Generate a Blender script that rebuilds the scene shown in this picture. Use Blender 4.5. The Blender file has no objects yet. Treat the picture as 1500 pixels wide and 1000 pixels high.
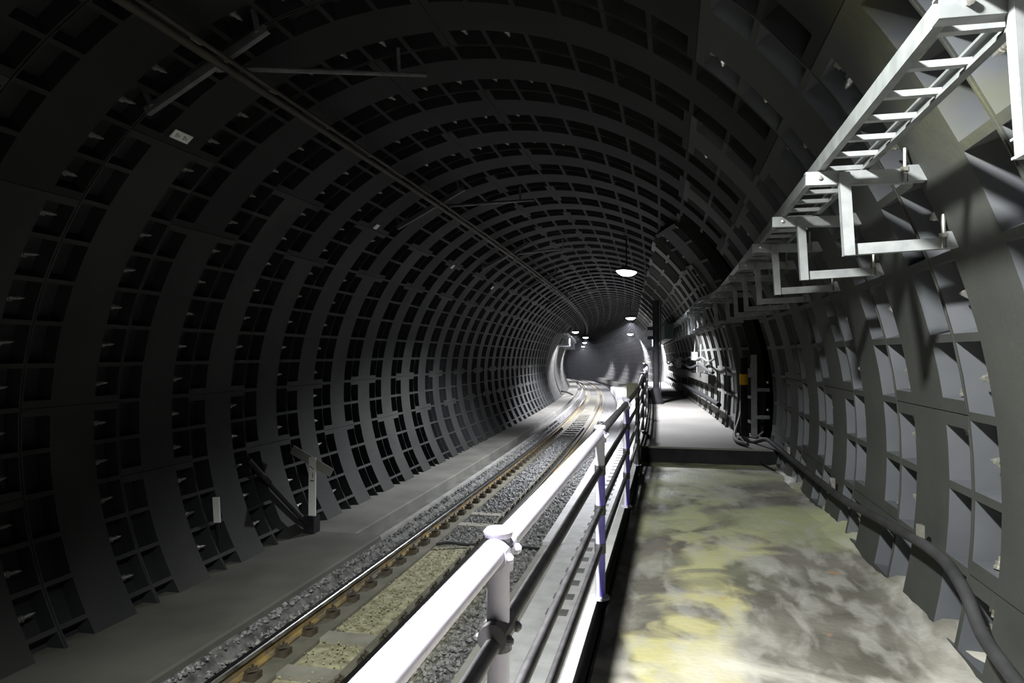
import bpy, math, random
from mathutils import Matrix, Vector
random.seed(7)
PI = math.pi
sc = bpy.context.scene
col = sc.collection

# ------------------------------------------------------------------ camera
F = 1000.0
VPU, VPV = 983.0, 518.0
yaw = math.atan((VPU-750)/F)
pitch = math.atan((VPV-500)/F*math.cos(yaw))
cd = bpy.data.cameras.new('camera'); cam = bpy.data.objects.new('camera', cd); col.objects.link(cam)
cd.sensor_width = 36; cd.lens = 36*F/1500; cd.clip_start = 0.05; cd.clip_end = 400
cam.rotation_euler = (PI/2+pitch, 0, yaw)
sc.camera = cam
# ------------------------------------------------------------------ world, exposure
w = bpy.data.worlds.new('world'); sc.world = w; w.use_nodes = True
w.node_tree.nodes['Background'].inputs[0].default_value = (0.5, 0.6, 0.7, 1)
w.node_tree.nodes['Background'].inputs[1].default_value = 0.0
vs = sc.view_settings
vs.view_transform = 'Standard'; vs.look = 'None'; vs.gamma = 1; vs.use_curve_mapping = False
vs.exposure = 0.0
sc.cycles.use_denoising = True
sc.cycles.max_bounces = 4; sc.cycles.diffuse_bounces = 1; sc.cycles.glossy_bounces = 2
sc.cycles.sample_clamp_indirect = 4

# ------------------------------------------------------------------ path of the tunnel
KC, YS = 0.0024, 6.0
def sx(y): return -0.5*KC*(y-YS)**2 if y > YS else 0.0
def sm(y): return -KC*(y-YS) if y > YS else 0.0
def sz(y):
    if y < 10: return 0.0
    if y < 40: return -0.5*0.0004*(y-10)**2
    return -0.18-0.012*(y-40)
def W(x, y, z):
    m = sm(y); n = math.hypot(1, m)
    return Vector((sx(y)+x/n, y-x*m/n, z+sz(y)))
def head(y): return math.atan(-sm(y))   # rotation about z
R, AX, AZ = 3.65, -2.15, -0.70
RW = 1.13
PITCH = math.radians(6.337)

# ------------------------------------------------------------------ materials
def mat(name, rough=0.7, metal=0.0, spec=0.5):
    m = bpy.data.materials.new(name); m.use_nodes = True
    b = m.node_tree.nodes['Principled BSDF']
    b.inputs['Roughness'].default_value = rough; b.inputs['Metallic'].default_value = metal
    b.inputs['Specular IOR Level'].default_value = spec
    return m, m.node_tree, b
def noise_mat(name, c1, c2, scale=4.0, rough=0.7, metal=0.0, spec=0.5, detail=6, lo=0.35, hi=0.65, bump=0.0, bscale=None, coords='Object', c3=None, scale3=1.0, lo3=0.5, hi3=0.7, stretch=None):
    m, nt, b = mat(name, rough, metal, spec)
    N = nt.nodes; L = nt.links
    tc = N.new('ShaderNodeTexCoord')
    src = tc.outputs['Object']
    if coords == 'World':
        g = N.new('ShaderNodeNewGeometry'); src = g.outputs['Position']
    if stretch:
        mp = N.new('ShaderNodeMapping'); mp.inputs['Scale'].default_value = stretch
        L.new(src, mp.inputs['Vector']); src = mp.outputs['Vector']
    nz = N.new('ShaderNodeTexNoise'); nz.inputs['Scale'].default_value = scale; nz.inputs['Detail'].default_value = detail
    L.new(src, nz.inputs['Vector'])
    rp = N.new('ShaderNodeValToRGB'); rp.color_ramp.elements[0].position = lo; rp.color_ramp.elements[1].position = hi
    rp.color_ramp.elements[0].color = (*c1, 1); rp.color_ramp.elements[1].color = (*c2, 1)
    L.new(nz.outputs['Fac'], rp.inputs['Fac'])
    out = rp.outputs['Color']
    if c3:
        n3 = N.new('ShaderNodeTexNoise'); n3.inputs['Scale'].default_value = scale3; n3.inputs['Detail'].default_value = 5
        L.new(src, n3.inputs['Vector'])
        r3 = N.new('ShaderNodeMapRange'); r3.inputs['From Min'].default_value = lo3; r3.inputs['From Max'].default_value = hi3
        L.new(n3.outputs['Fac'], r3.inputs['Value'])
        mx = N.new('ShaderNodeMix'); mx.data_type = 'RGBA'
        L.new(r3.outputs['Result'], mx.inputs['Factor']); L.new(out, mx.inputs[6]); mx.inputs[7].default_value = (*c3, 1)
        out = mx.outputs[2]
    L.new(out, b.inputs['Base Color'])
    if bump:
        nb = N.new('ShaderNodeTexNoise'); nb.inputs['Scale'].default_value = bscale or scale*4; nb.inputs['Detail'].default_value = 5
        L.new(src, nb.inputs['Vector'])
        bp = N.new('ShaderNodeBump'); bp.inputs['Strength'].default_value = bump; bp.inputs['Distance'].default_value = 0.02
        L.new(nb.outputs['Fac'], bp.inputs['Height']); L.new(bp.outputs['Normal'], b.inputs['Normal'])
    return m
M = {}
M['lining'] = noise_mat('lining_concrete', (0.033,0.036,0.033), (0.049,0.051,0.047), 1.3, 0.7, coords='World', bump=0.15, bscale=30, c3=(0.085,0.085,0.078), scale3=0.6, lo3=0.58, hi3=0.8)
def add_moss(m):
    nt = m.node_tree; N = nt.nodes; L = nt.links; b = N['Principled BSDF']
    src = b.inputs['Base Color'].links[0].from_socket
    g = N.new('ShaderNodeNewGeometry'); sep = N.new('ShaderNodeSeparateXYZ'); L.new(g.outputs['Position'], sep.inputs[0])
    n = N.new('ShaderNodeTexNoise'); n.inputs['Scale'].default_value = 2.2; n.inputs['Detail'].default_value = 6; L.new(g.outputs['Position'], n.inputs['Vector'])
    def rng(v, a, c):
        r = N.new('ShaderNodeMapRange'); r.inputs['From Min'].default_value = a; r.inputs['From Max'].default_value = c; L.new(v, r.inputs['Value']); return r.outputs[0]
    f = rng(n.outputs['Fac'], 0.42, 0.6)
    for v in (rng(sep.outputs['X'], 0.5, 0.8), rng(sep.outputs['Z'], 0.75, 1.0), rng(sep.outputs['Y'], 3.5, 3.0)):
        k = N.new('ShaderNodeMath'); k.operation = 'MULTIPLY'; L.new(f, k.inputs[0]); L.new(v, k.inputs[1]); f = k.outputs[0]
    x = N.new('ShaderNodeMix'); x.data_type = 'RGBA'; L.new(f, x.inputs['Factor']); L.new(src, x.inputs[6]); x.inputs[7].default_value = (0.105,0.105,0.05,1)
    L.new(x.outputs[2], b.inputs['Base Color'])
add_moss(M['lining'])
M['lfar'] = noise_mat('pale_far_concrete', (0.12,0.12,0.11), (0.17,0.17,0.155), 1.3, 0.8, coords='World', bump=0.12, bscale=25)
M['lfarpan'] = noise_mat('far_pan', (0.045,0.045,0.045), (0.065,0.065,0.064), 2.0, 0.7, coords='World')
M['benchfar'] = noise_mat('lit_bench_concrete', (0.125,0.125,0.108), (0.19,0.188,0.165), 1.1, 0.9, coords='World', bump=0.15, bscale=18)  # lighter copy of the bench concrete, far lamp light put into the colour
M['lleft'] = noise_mat('shaded_left_concrete', (0.024,0.026,0.025), (0.037,0.039,0.036), 1.3, 0.75, coords='World', bump=0.15, bscale=30, c3=(0.06,0.06,0.055), scale3=0.6, lo3=0.58, hi3=0.8, spec=0.3)  # darker copy of the lining, the unlit left side put into the colour
M['lleftpan'] = noise_mat('shaded_left_pan', (0.022,0.023,0.026), (0.032,0.033,0.037), 2.0, 0.7, coords='World', spec=0.3)  # left recesses coloured dark as unlit
M['crown'] = noise_mat('shaded_crown_concrete', (0.010,0.0105,0.0105), (0.016,0.017,0.0165), 1.3, 0.75, coords='World', bump=0.15, bscale=30, c3=(0.024,0.025,0.024), scale3=0.6, lo3=0.55, hi3=0.8, spec=0.3)  # darkest copy of the lining, shade of the unlit crown in its colour
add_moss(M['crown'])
M['crownpan'] = noise_mat('shaded_crown_pan', (0.014,0.0145,0.016), (0.02,0.021,0.023), 2.0, 0.7, coords='World', spec=0.3)  # crown recesses take the same painted shade
M['pan'] = noise_mat('pan_paint', (0.075,0.08,0.092), (0.1,0.105,0.12), 2.0, 0.6, coords='World')
add_moss(M['pan'])
M['smooth'] = noise_mat('smooth_concrete', (0.05,0.05,0.046), (0.075,0.075,0.068), 1.2, 0.8, coords='World', bump=0.1, bscale=20)
M['bolt'] = noise_mat('bolt_zinc', (0.55,0.54,0.49), (0.72,0.7,0.64), 30, 0.28, 0.8)
M['boltdull'] = noise_mat('bolt_shaded', (0.16,0.155,0.145), (0.26,0.25,0.235), 30, 0.5, 0.5)  # dimmer copy of the zinc for bolts on the unlit left and crown
M['concrete'] = noise_mat('concrete', (0.26,0.255,0.235), (0.36,0.355,0.33), 2.2, 0.85, coords='World', bump=0.2, bscale=25)
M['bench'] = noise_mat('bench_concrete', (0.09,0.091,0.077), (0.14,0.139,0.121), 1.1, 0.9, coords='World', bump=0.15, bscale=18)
M['gutter'] = noise_mat('gutter_concrete', (0.09,0.095,0.085), (0.15,0.15,0.14), 2.0, 0.8, coords='World')
M['pale'] = noise_mat('pale_concrete', (0.55,0.55,0.56), (0.7,0.7,0.72), 3.0, 0.8, coords='World', bump=0.1)
M['platform'] = noise_mat('platform_concrete', (0.17,0.16,0.148), (0.225,0.213,0.197), 0.9, 0.85, coords='World', bump=0.08, bscale=30)
M['white'] = noise_mat('white_paint', (0.76,0.72,0.9), (0.82,0.79,0.95), 8, 0.45, coords='World', c3=(0.62,0.58,0.55), scale3=9, lo3=0.66, hi3=0.72)
M['violet'] = noise_mat('violet_shade_tint', (0.20,0.17,0.80), (0.27,0.24,0.9), 9, 0.45)  # tint of the white posts' shaded side, put into the colour
M['darkpipe'] = noise_mat('dark_pipe', (0.09,0.087,0.098), (0.15,0.143,0.158), 14, 0.5, coords='World')
M['galv'] = noise_mat('galvanised_steel', (0.3,0.315,0.33), (0.4,0.415,0.43), 12, 0.4, 0.3, coords='World')
M['black'] = noise_mat('black_paint', (0.012,0.012,0.014), (0.02,0.02,0.022), 6, 0.8, spec=0.2)
M['rubber'] = noise_mat('cable_sheath', (0.025,0.025,0.027), (0.045,0.045,0.048), 5, 0.7, spec=0.25)
M['railsteel'] = noise_mat('rail_rust', (0.15,0.11,0.055), (0.36,0.25,0.08), 5, 0.8, 0.1, coords='World', c3=(0.16,0.14,0.11), scale3=4, lo3=0.45, hi3=0.6)
M['railhead'] = noise_mat('rail_head_polished', (0.5,0.5,0.5), (0.66,0.66,0.65), 20, 0.28, 1.0, coords='World')
M['clip'] = noise_mat('clip_iron', (0.06,0.05,0.035), (0.12,0.1,0.07), 12, 0.7, 0.3)
M['plinth'] = noise_mat('plinth_concrete', (0.12,0.115,0.085), (0.19,0.18,0.14), 2.5, 0.85, coords='World', bump=0.15)
M['sleeper'] = noise_mat('sleeper_concrete', (0.24,0.23,0.19), (0.34,0.33,0.28), 3, 0.85, coords='World', bump=0.15)
M['yellow'] = noise_mat('yellow_tape', (0.95,0.5,0.0), (1.0,0.58,0.01), 10, 0.5)
M['sign'] = noise_mat('sign_white', (0.8,0.8,0.78), (0.88,0.88,0.86), 6, 0.5)
M['signgrey'] = noise_mat('sign_grey', (0.12,0.12,0.12), (0.2,0.2,0.19), 20, 0.6)
M['cream'] = noise_mat('cream_plastic', (0.75,0.73,0.55), (0.82,0.8,0.62), 6, 0.5)
M['beige'] = noise_mat('pipe_brown', (0.035,0.027,0.02), (0.055,0.045,0.03), 6, 0.7)
M['ladder'] = noise_mat('ladder_steel', (0.17,0.18,0.182), (0.23,0.243,0.245), 12, 0.42, 0.25, coords='World')
M['dull'] = noise_mat('dull_steel', (0.1,0.1,0.11), (0.16,0.16,0.17), 8, 0.6, 0.2)
M['green'] = noise_mat('dark_green_steel', (0.03,0.05,0.045), (0.05,0.075,0.07), 6, 0.5)
M['yellowwall'] = M['lining']
M['lid'] = noise_mat('trough_lid', (0.48,0.48,0.49), (0.6,0.6,0.61), 5, 0.8, coords='World')
M['liddark'] = noise_mat('lid_dark', (0.1,0.1,0.1), (0.16,0.16,0.16), 8, 0.8)
m, nt, b = mat('lamp_glow'); b.inputs['Emission Color'].default_value = (0.93,0.96,1,1); b.inputs['Emission Strength'].default_value = 14
M['glow'] = m

def floor_material():
    m, nt, b = mat('walkway_stained', 0.55)
    N = nt.nodes; L = nt.links
    g = N.new('ShaderNodeNewGeometry'); sep = N.new('ShaderNodeSeparateXYZ'); L.new(g.outputs['Position'], sep.inputs[0])
    def noise(s, d=6, dist=0.0, st=(1,1,1), off=(0,0,0)):
        mp = N.new('ShaderNodeMapping'); mp.inputs['Scale'].default_value = st; mp.inputs['Location'].default_value = off
        L.new(g.outputs['Position'], mp.inputs['Vector'])
        n = N.new('ShaderNodeTexNoise'); n.inputs['Scale'].default_value = s; n.inputs['Detail'].default_value = d; n.inputs['Distortion'].default_value = dist
        L.new(mp.outputs[0], n.inputs['Vector']); return n.outputs['Fac']
    def rng(v, a, bb, c=0.0, d=1.0):
        r = N.new('ShaderNodeMapRange'); r.inputs['From Min'].default_value = a; r.inputs['From Max'].default_value = bb
        r.inputs['To Min'].default_value = c; r.inputs['To Max'].default_value = d; L.new(v, r.inputs['Value']); return r.outputs['Result']
    def math_(op, a, bb):
        k = N.new('ShaderNodeMath'); k.operation = op
        for i, v in enumerate((a, bb)):
            if isinstance(v, (int, float)): k.inputs[i].default_value = v
            else: L.new(v, k.inputs[i])
        return k.outputs[0]
    def mix(f, a, bb):
        x = N.new('ShaderNodeMix'); x.data_type = 'RGBA'; L.new(f, x.inputs['Factor'])
        for i, v in ((6, a), (7, bb)):
            if isinstance(v, tuple): x.inputs[i].default_value = (*v, 1)
            else: L.new(v, x.inputs[i])
        return x.outputs[2]
    base = mix(rng(noise(1.6, 8, 0.6), 0.38, 0.62), (0.1,0.095,0.08), (0.175,0.166,0.145))
    white = rng(noise(1.7, 10, 0.5, (1.3,0.6,1), (3,1,0)), 0.53, 0.66)
    c = mix(math_('MULTIPLY', white, 0.8), base, (0.37,0.365,0.35))
    gr = rng(noise(1.0, 7, 0.8, (1,0.8,1), (7,2,0)), 0.42, 0.58)
    c = mix(math_('MULTIPLY', gr, rng(sep.outputs['Y'], 4.6, 6.8)), c, (0.36,0.38,0.23))
    # yellow band lying along the railing side
    band = rng(math_('ABSOLUTE', math_('SUBTRACT', math_('ADD', sep.outputs['X'], rng(noise(0.9, 6, 0.5, (1,1,1), (1,5,0)), 0.3, 0.7, -0.55, 0.55)), rng(sep.outputs['Y'], 3.6, 8.6, 0.0, 0.4)), 0.0), 0.2, 0.42, 1.0, 0.0)
    band = math_('MULTIPLY', band, rng(noise(2.2, 8, 1.0, (1,1,1), (4,4,0)), 0.36, 0.5))
    yc_ = mix(rng(sep.outputs['Y'], 4.2, 6.5), (0.56,0.52,0.26), (0.42,0.44,0.26))
    c = mix(math_('MULTIPLY', band, 0.75), c, yc_)
    vein = rng(noise(5.5, 12, 0.35, (1.3,0.5,1), (6,3,0)), 0.5, 0.64)
    c = mix(math_('MULTIPLY', vein, 0.5), c, (0.4,0.39,0.37))
    rust = rng(noise(2.6, 6, 0.4, (1,1,1), (11,3,0)), 0.68, 0.76)
    c = mix(rust, c, (0.36,0.2,0.08))
    pale = math_('MULTIPLY', rng(sep.outputs['Y'], 4.3, 3.5), rng(noise(1.2, 7, 0.8, (1,1,1), (2,9,0)), 0.36, 0.56))  # noise-broken pale wash near the camera, paints in the lamp's light pool
    c = mix(pale, c, (0.66,0.63,0.57))
    fine = noise(26, 6)
    L.new(c, b.inputs['Base Color'])
    L.new(rng(noise(2.0, 5), 0.35, 0.65, 0.4, 0.8), b.inputs['Roughness'])
    bp = N.new('ShaderNodeBump'); bp.inputs['Strength'].default_value = 0.25; bp.inputs['Distance'].default_value = 0.02
    L.new(fine, bp.inputs['Height']); L.new(bp.outputs[0], b.inputs['Normal'])
    return m
M['floor'] = floor_material()

def ballast_material(name, dark):
    m, nt, b = mat(name, 0.9)
    N = nt.nodes; L = nt.links
    g = N.new('ShaderNodeNewGeometry'); sep = N.new('ShaderNodeSeparateXYZ'); L.new(g.outputs['Position'], sep.inputs[0])
    n1 = N.new('ShaderNodeTexNoise'); n1.inputs['Scale'].default_value = 9 if dark else 16; n1.inputs['Detail'].default_value = 8
    L.new(g.outputs['Position'], n1.inputs['Vector'])
    r1 = N.new('ShaderNodeValToRGB'); r1.color_ramp.elements[0].position = 0.35; r1.color_ramp.elements[1].position = 0.68
    r1.color_ramp.elements[0].color = (0.05,0.05,0.048,1) if dark else (0.12,0.12,0.12,1)
    r1.color_ramp.elements[1].color = (0.2,0.2,0.19,1) if dark else (0.42,0.42,0.42,1)
    L.new(n1.outputs['Fac'], r1.inputs['Fac'])
    # olive mortar dust in front of the hose crossing
    r2 = N.new('ShaderNodeValToRGB'); r2.color_ramp.elements[0].position = 0.3; r2.color_ramp.elements[1].position = 0.7
    r2.color_ramp.elements[0].color = (0.2,0.185,0.1,1); r2.color_ramp.elements[1].color = (0.52,0.5,0.33,1)
    L.new(n1.outputs['Fac'], r2.inputs['Fac'])
    mr = N.new('ShaderNodeMapRange'); mr.inputs['From Min'].default_value = 10.0; mr.inputs['From Max'].default_value = 9.5
    L.new(sep.outputs['Y'], mr.inputs['Value'])
    mx_ = N.new('ShaderNodeMapRange'); mx_.inputs['From Min'].default_value = -2.1; mx_.inputs['From Max'].default_value = -2.6
    L.new(sep.outputs['X'], mx_.inputs['Value'])
    ml = N.new('ShaderNodeMapRange'); ml.inputs['From Min'].default_value = -3.6; ml.inputs['From Max'].default_value = -3.45; L.new(sep.outputs['X'], ml.inputs['Value'])
    m0 = N.new('ShaderNodeMath'); m0.operation = 'MULTIPLY'; L.new(mx_.outputs[0], m0.inputs[0]); L.new(ml.outputs[0], m0.inputs[1])
    mm = N.new('ShaderNodeMath'); mm.operation = 'MULTIPLY'; L.new(mr.outputs[0], mm.inputs[0]); L.new(m0.outputs[0], mm.inputs[1])
    mx = N.new('ShaderNodeMix'); mx.data_type = 'RGBA'; L.new(mm.outputs[0], mx.inputs['Factor'])
    L.new(r1.outputs['Color'], mx.inputs[6]); L.new(r2.outputs['Color'], mx.inputs[7])
    L.new(mx.outputs[2], b.inputs['Base Color'])
    bp = N.new('ShaderNodeBump'); bp.inputs['Strength'].default_value = 0.6; bp.inputs['Distance'].default_value = 0.03
    L.new(n1.outputs['Fac'], bp.inputs['Height']); L.new(bp.outputs[0], b.inputs['Normal'])
    return m
M['bed'] = ballast_material('track_bed_gravel', True)
M['stone'] = ballast_material('ballast_stone', False)

# ------------------------------------------------------------------ mesh helpers
class MB:
    def __init__(s): s.v = []; s.f = []; s.m = []
    def add(s, vs_, fs, mi=0):
        o = len(s.v); s.v += [tuple(p) for p in vs_]
        for f_ in fs: s.f.append([i+o for i in f_]); s.m.append(mi)
    def box(s, c, d, rot=None, mi=0):
        x, y, z = d[0]/2, d[1]/2, d[2]/2
        ps = [Vector(p) for p in ((-x,-y,-z),(x,-y,-z),(x,y,-z),(-x,y,-z),(-x,-y,z),(x,-y,z),(x,y,z),(-x,y,z))]
        if rot is not None: ps = [rot @ p for p in ps]
        s.add([p+Vector(c) for p in ps], [(0,3,2,1),(4,5,6,7),(0,1,5,4),(1,2,6,5),(2,3,7,6),(3,0,4,7)], mi)
    def bb(s, x0, x1, y0, y1, z0, z1, mi=0): s.box(((x0+x1)/2,(y0+y1)/2,(z0+z1)/2), (x1-x0,y1-y0,z1-z0), None, mi)
    def tube(s, pts, r, n=10, mi=0, caps=True):
        pts = [Vector(p) for p in pts]; rings = []
        for i, p in enumerate(pts):
            a = pts[max(i-1,0)]; c = pts[min(i+1,len(pts)-1)]
            t = (c-a).normalized(); u = t.cross(Vector((0,0,1)))
            if u.length < 1e-3: u = t.cross(Vector((0,1,0)))
            u.normalize(); q = u.cross(t)
            rr = r[i] if isinstance(r, (list, tuple)) else r
            rings.append([p+(u*math.cos(2*PI*k/n)+q*math.sin(2*PI*k/n))*rr for k in range(n)])
        vs_ = [p for rg in rings for p in rg]; fs = []
        for i in range(len(pts)-1):
            for k in range(n):
                fs.append((i*n+k, i*n+(k+1)%n, (i+1)*n+(k+1)%n, (i+1)*n+k))
        if caps: fs.append(tuple(range(n))[::-1]); fs.append(tuple(range((len(pts)-1)*n, len(pts)*n)))
        s.add(vs_, fs, mi)
    def sweep(s, prof, ys, mi=0, caps=True):
        n = len(prof); vs_ = []; fs = []
        for y in ys:
            for (x, z) in prof: vs_.append(W(x, y, z))
        for i in range(len(ys)-1):
            for k in range(n):
                fs.append((i*n+k, i*n+(k+1)%n, (i+1)*n+(k+1)%n, (i+1)*n+k))
        if caps: fs.append(tuple(range(n))[::-1]); fs.append(tuple(range((len(ys)-1)*n, len(ys)*n)))
        s.add(vs_, fs, mi)
    def lathe(s, prof, n=16, M4=None, mi=0):      # prof: (r, z)
        vs_ = []; fs = []
        for (r, z) in prof:
            for k in range(n): vs_.append(Vector((r*math.cos(2*PI*k/n), r*math.sin(2*PI*k/n), z)))
        for i in range(len(prof)-1):
            for k in range(n): fs.append((i*n+k, i*n+(k+1)%n, (i+1)*n+(k+1)%n, (i+1)*n+k))
        if M4: vs_ = [M4 @ p for p in vs_]
        s.add(vs_, fs, mi)
    def mesh(s, name, mats, smooth=False):
        me = bpy.data.meshes.new(name); me.from_pydata(s.v, [], s.f); me.update()
        for k in (mats if isinstance(mats, (list, tuple)) else [mats]): me.materials.append(M[k])
        me.polygons.foreach_set('material_index', s.m)
        if smooth:
            me.polygons.foreach_set('use_smooth', [True]*len(me.polygons))
            try: me.set_sharp_from_angle(angle=math.radians(40))
            except Exception: pass
        return me
    def build(s, name, mats, parent=None, smooth=False):
        return obj(name, s.mesh(name, mats, smooth), parent)
def obj(name, me, parent=None):
    o = bpy.data.objects.new(name, me); col.objects.link(o)
    if parent: o.parent = parent
    return o
def tag(o, label, cat, group=None, kind=None):
    o['label'] = label
    if cat: o['category'] = cat
    if group: o['group'] = group
    if kind: o['kind'] = kind
    return o
def empty(name, loc=(0,0,0)):
    o = bpy.data.objects.new(name, None); col.objects.link(o); o.location = loc; o.empty_display_size = 0.1; return o
def frange(a, b_, st):
    n = max(1, int(round((b_-a)/st))); return [a+(b_-a)*i/n for i in range(n+1)]
def child_world(o, parent):       # parent at plain location, mesh given in world coordinates
    o.parent = parent; o.matrix_parent_inverse = Matrix.Translation(-Vector(parent.location)); return o

def wsweep(prof, ys, fn):
    b_ = MB(); n = len(prof); vs_ = []; fs = []
    for y in ys:
        for (x, z) in prof: vs_.append(W(x+fn(y), y, z))
    for i in range(len(ys)-1):
        for k in range(n): fs.append((i*n+k, i*n+(k+1)%n, (i+1)*n+(k+1)%n, (i+1)*n+k))
    b_.add(vs_, fs+[tuple(range(n))[::-1], tuple(range((len(ys)-1)*n, len(ys)*n))]); return b_
# ------------------------------------------------------------------ lining segments
RIB, PANL, DEP, BACK = 0.022, 0.285, 0.15, 0.2
def seg_mesh(n, smooth=False, crown=False, left=False, far=False):
    b_ = MB(); g = 0.003
    def P(a, v, r): return Vector((r*math.cos(a), v, r*math.sin(a)))
    ve = [g, RIB, RIB+PANL, RW-RIB-PANL, RW-RIB, RW-g]
    for i in range(n):
        a0 = i*PITCH; a1 = a0+PITCH
        r0 = RIB/R; r1 = RIB/R
        if i == 0: r0 = 0.075/R
        if i == n-1: r1 = 0.075/R
        A0 = a0+(g/R if i == 0 else 0); A1 = a1-(g/R if i == n-1 else 0)
        am = (a0+a1)/2
        al = [A0, a0+r0, am, a1-r1, A1]
        for j in range(4):
            for k in range(5):
                if not smooth and k in (1, 3) and j in (1, 2): continue
                b_.add([P(al[j],ve[k],R),P(al[j],ve[k+1],R),P(al[j+1],ve[k+1],R),P(al[j+1],ve[k],R)], [(3,2,1,0)], 0)
        if smooth: continue
        for k in (1, 3):
            v0, v1 = ve[k], ve[k+1]; d = 0.012; da = 0.012/R
            o = [P(al[1],v0,R),P(al[1],v1,R),P(al[2],v1,R),P(al[3],v1,R),P(al[3],v0,R),P(al[2],v0,R)]
            q = [P(al[1]+da,v0+d,R+DEP),P(al[1]+da,v1-d,R+DEP),P(al[2],v1-d,R+DEP),P(al[3]-da,v1-d,R+DEP),P(al[3]-da,v0+d,R+DEP),P(al[2],v0+d,R+DEP)]
            b_.add(o+q, [(i_, (i_+1)%6, 6+(i_+1)%6, 6+i_) for i_ in range(6)]+[(6,7,8,11),(11,8,9,10)], 1)
    # outer skin and edges
    T = n*PITCH
    for i in range(n):
        a0 = max(i*PITCH, g/R); a1 = min((i+1)*PITCH, T-g/R)
        b_.add([P(a0,g,R+BACK),P(a0,RW-g,R+BACK),P(a1,RW-g,R+BACK),P(a1,g,R+BACK)], [(0,1,2,3)], 0)
        for v in (g, RW-g): b_.add([P(a0,v,R),P(a1,v,R),P(a1,v,R+BACK),P(a0,v,R+BACK)], [(0,1,2,3)], 0)
    for a in (g/R, T-g/R): b_.add([P(a,g,R),P(a,RW-g,R),P(a,RW-g,R+BACK),P(a,g,R+BACK)], [(0,1,2,3)], 0)
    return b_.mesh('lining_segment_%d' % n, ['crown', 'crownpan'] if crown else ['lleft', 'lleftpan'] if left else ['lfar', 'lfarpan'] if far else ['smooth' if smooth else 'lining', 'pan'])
SEG = {n: seg_mesh(n) for n in (3,4,6,7,8)}
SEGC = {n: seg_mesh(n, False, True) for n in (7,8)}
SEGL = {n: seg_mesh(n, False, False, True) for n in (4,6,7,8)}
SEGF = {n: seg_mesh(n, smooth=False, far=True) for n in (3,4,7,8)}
SEGS = {n: seg_mesh(n, True) for n in (3,4,6,7,8)}
# ring bolt: cone washer, nut and threaded tip, axis +y
bm_ = MB(); Ry = Matrix.Rotation(-PI/2, 4, 'X')
bm_.lathe([(0,-0.002),(0.036,0.0),(0.036,0.008),(0.028,0.026),(0.028,0.028)], 14, Ry)
bm_.lathe([(0.033,0.028),(0.033,0.062),(0.028,0.066),(0.019,0.066),(0.019,0.08),(0.016,0.085),(0.019,0.09),(0.019,0.105),(0.016,0.11),(0.019,0.115),(0.019,0.13),(0.005,0.19),(0,0.19)], 8, Ry)
BOLT = bm_.mesh('ring_bolt', 'bolt', False)
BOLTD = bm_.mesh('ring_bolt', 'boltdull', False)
bm_ = MB(); bm_.lathe([(0.026,0.0),(0.026,0.012),(0.02,0.014),(0.02,0.035),(0.009,0.036),(0.009,0.06),(0,0.06)], 8)
NUT = bm_.mesh('joint_bolt', 'bolt', False)

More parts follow.
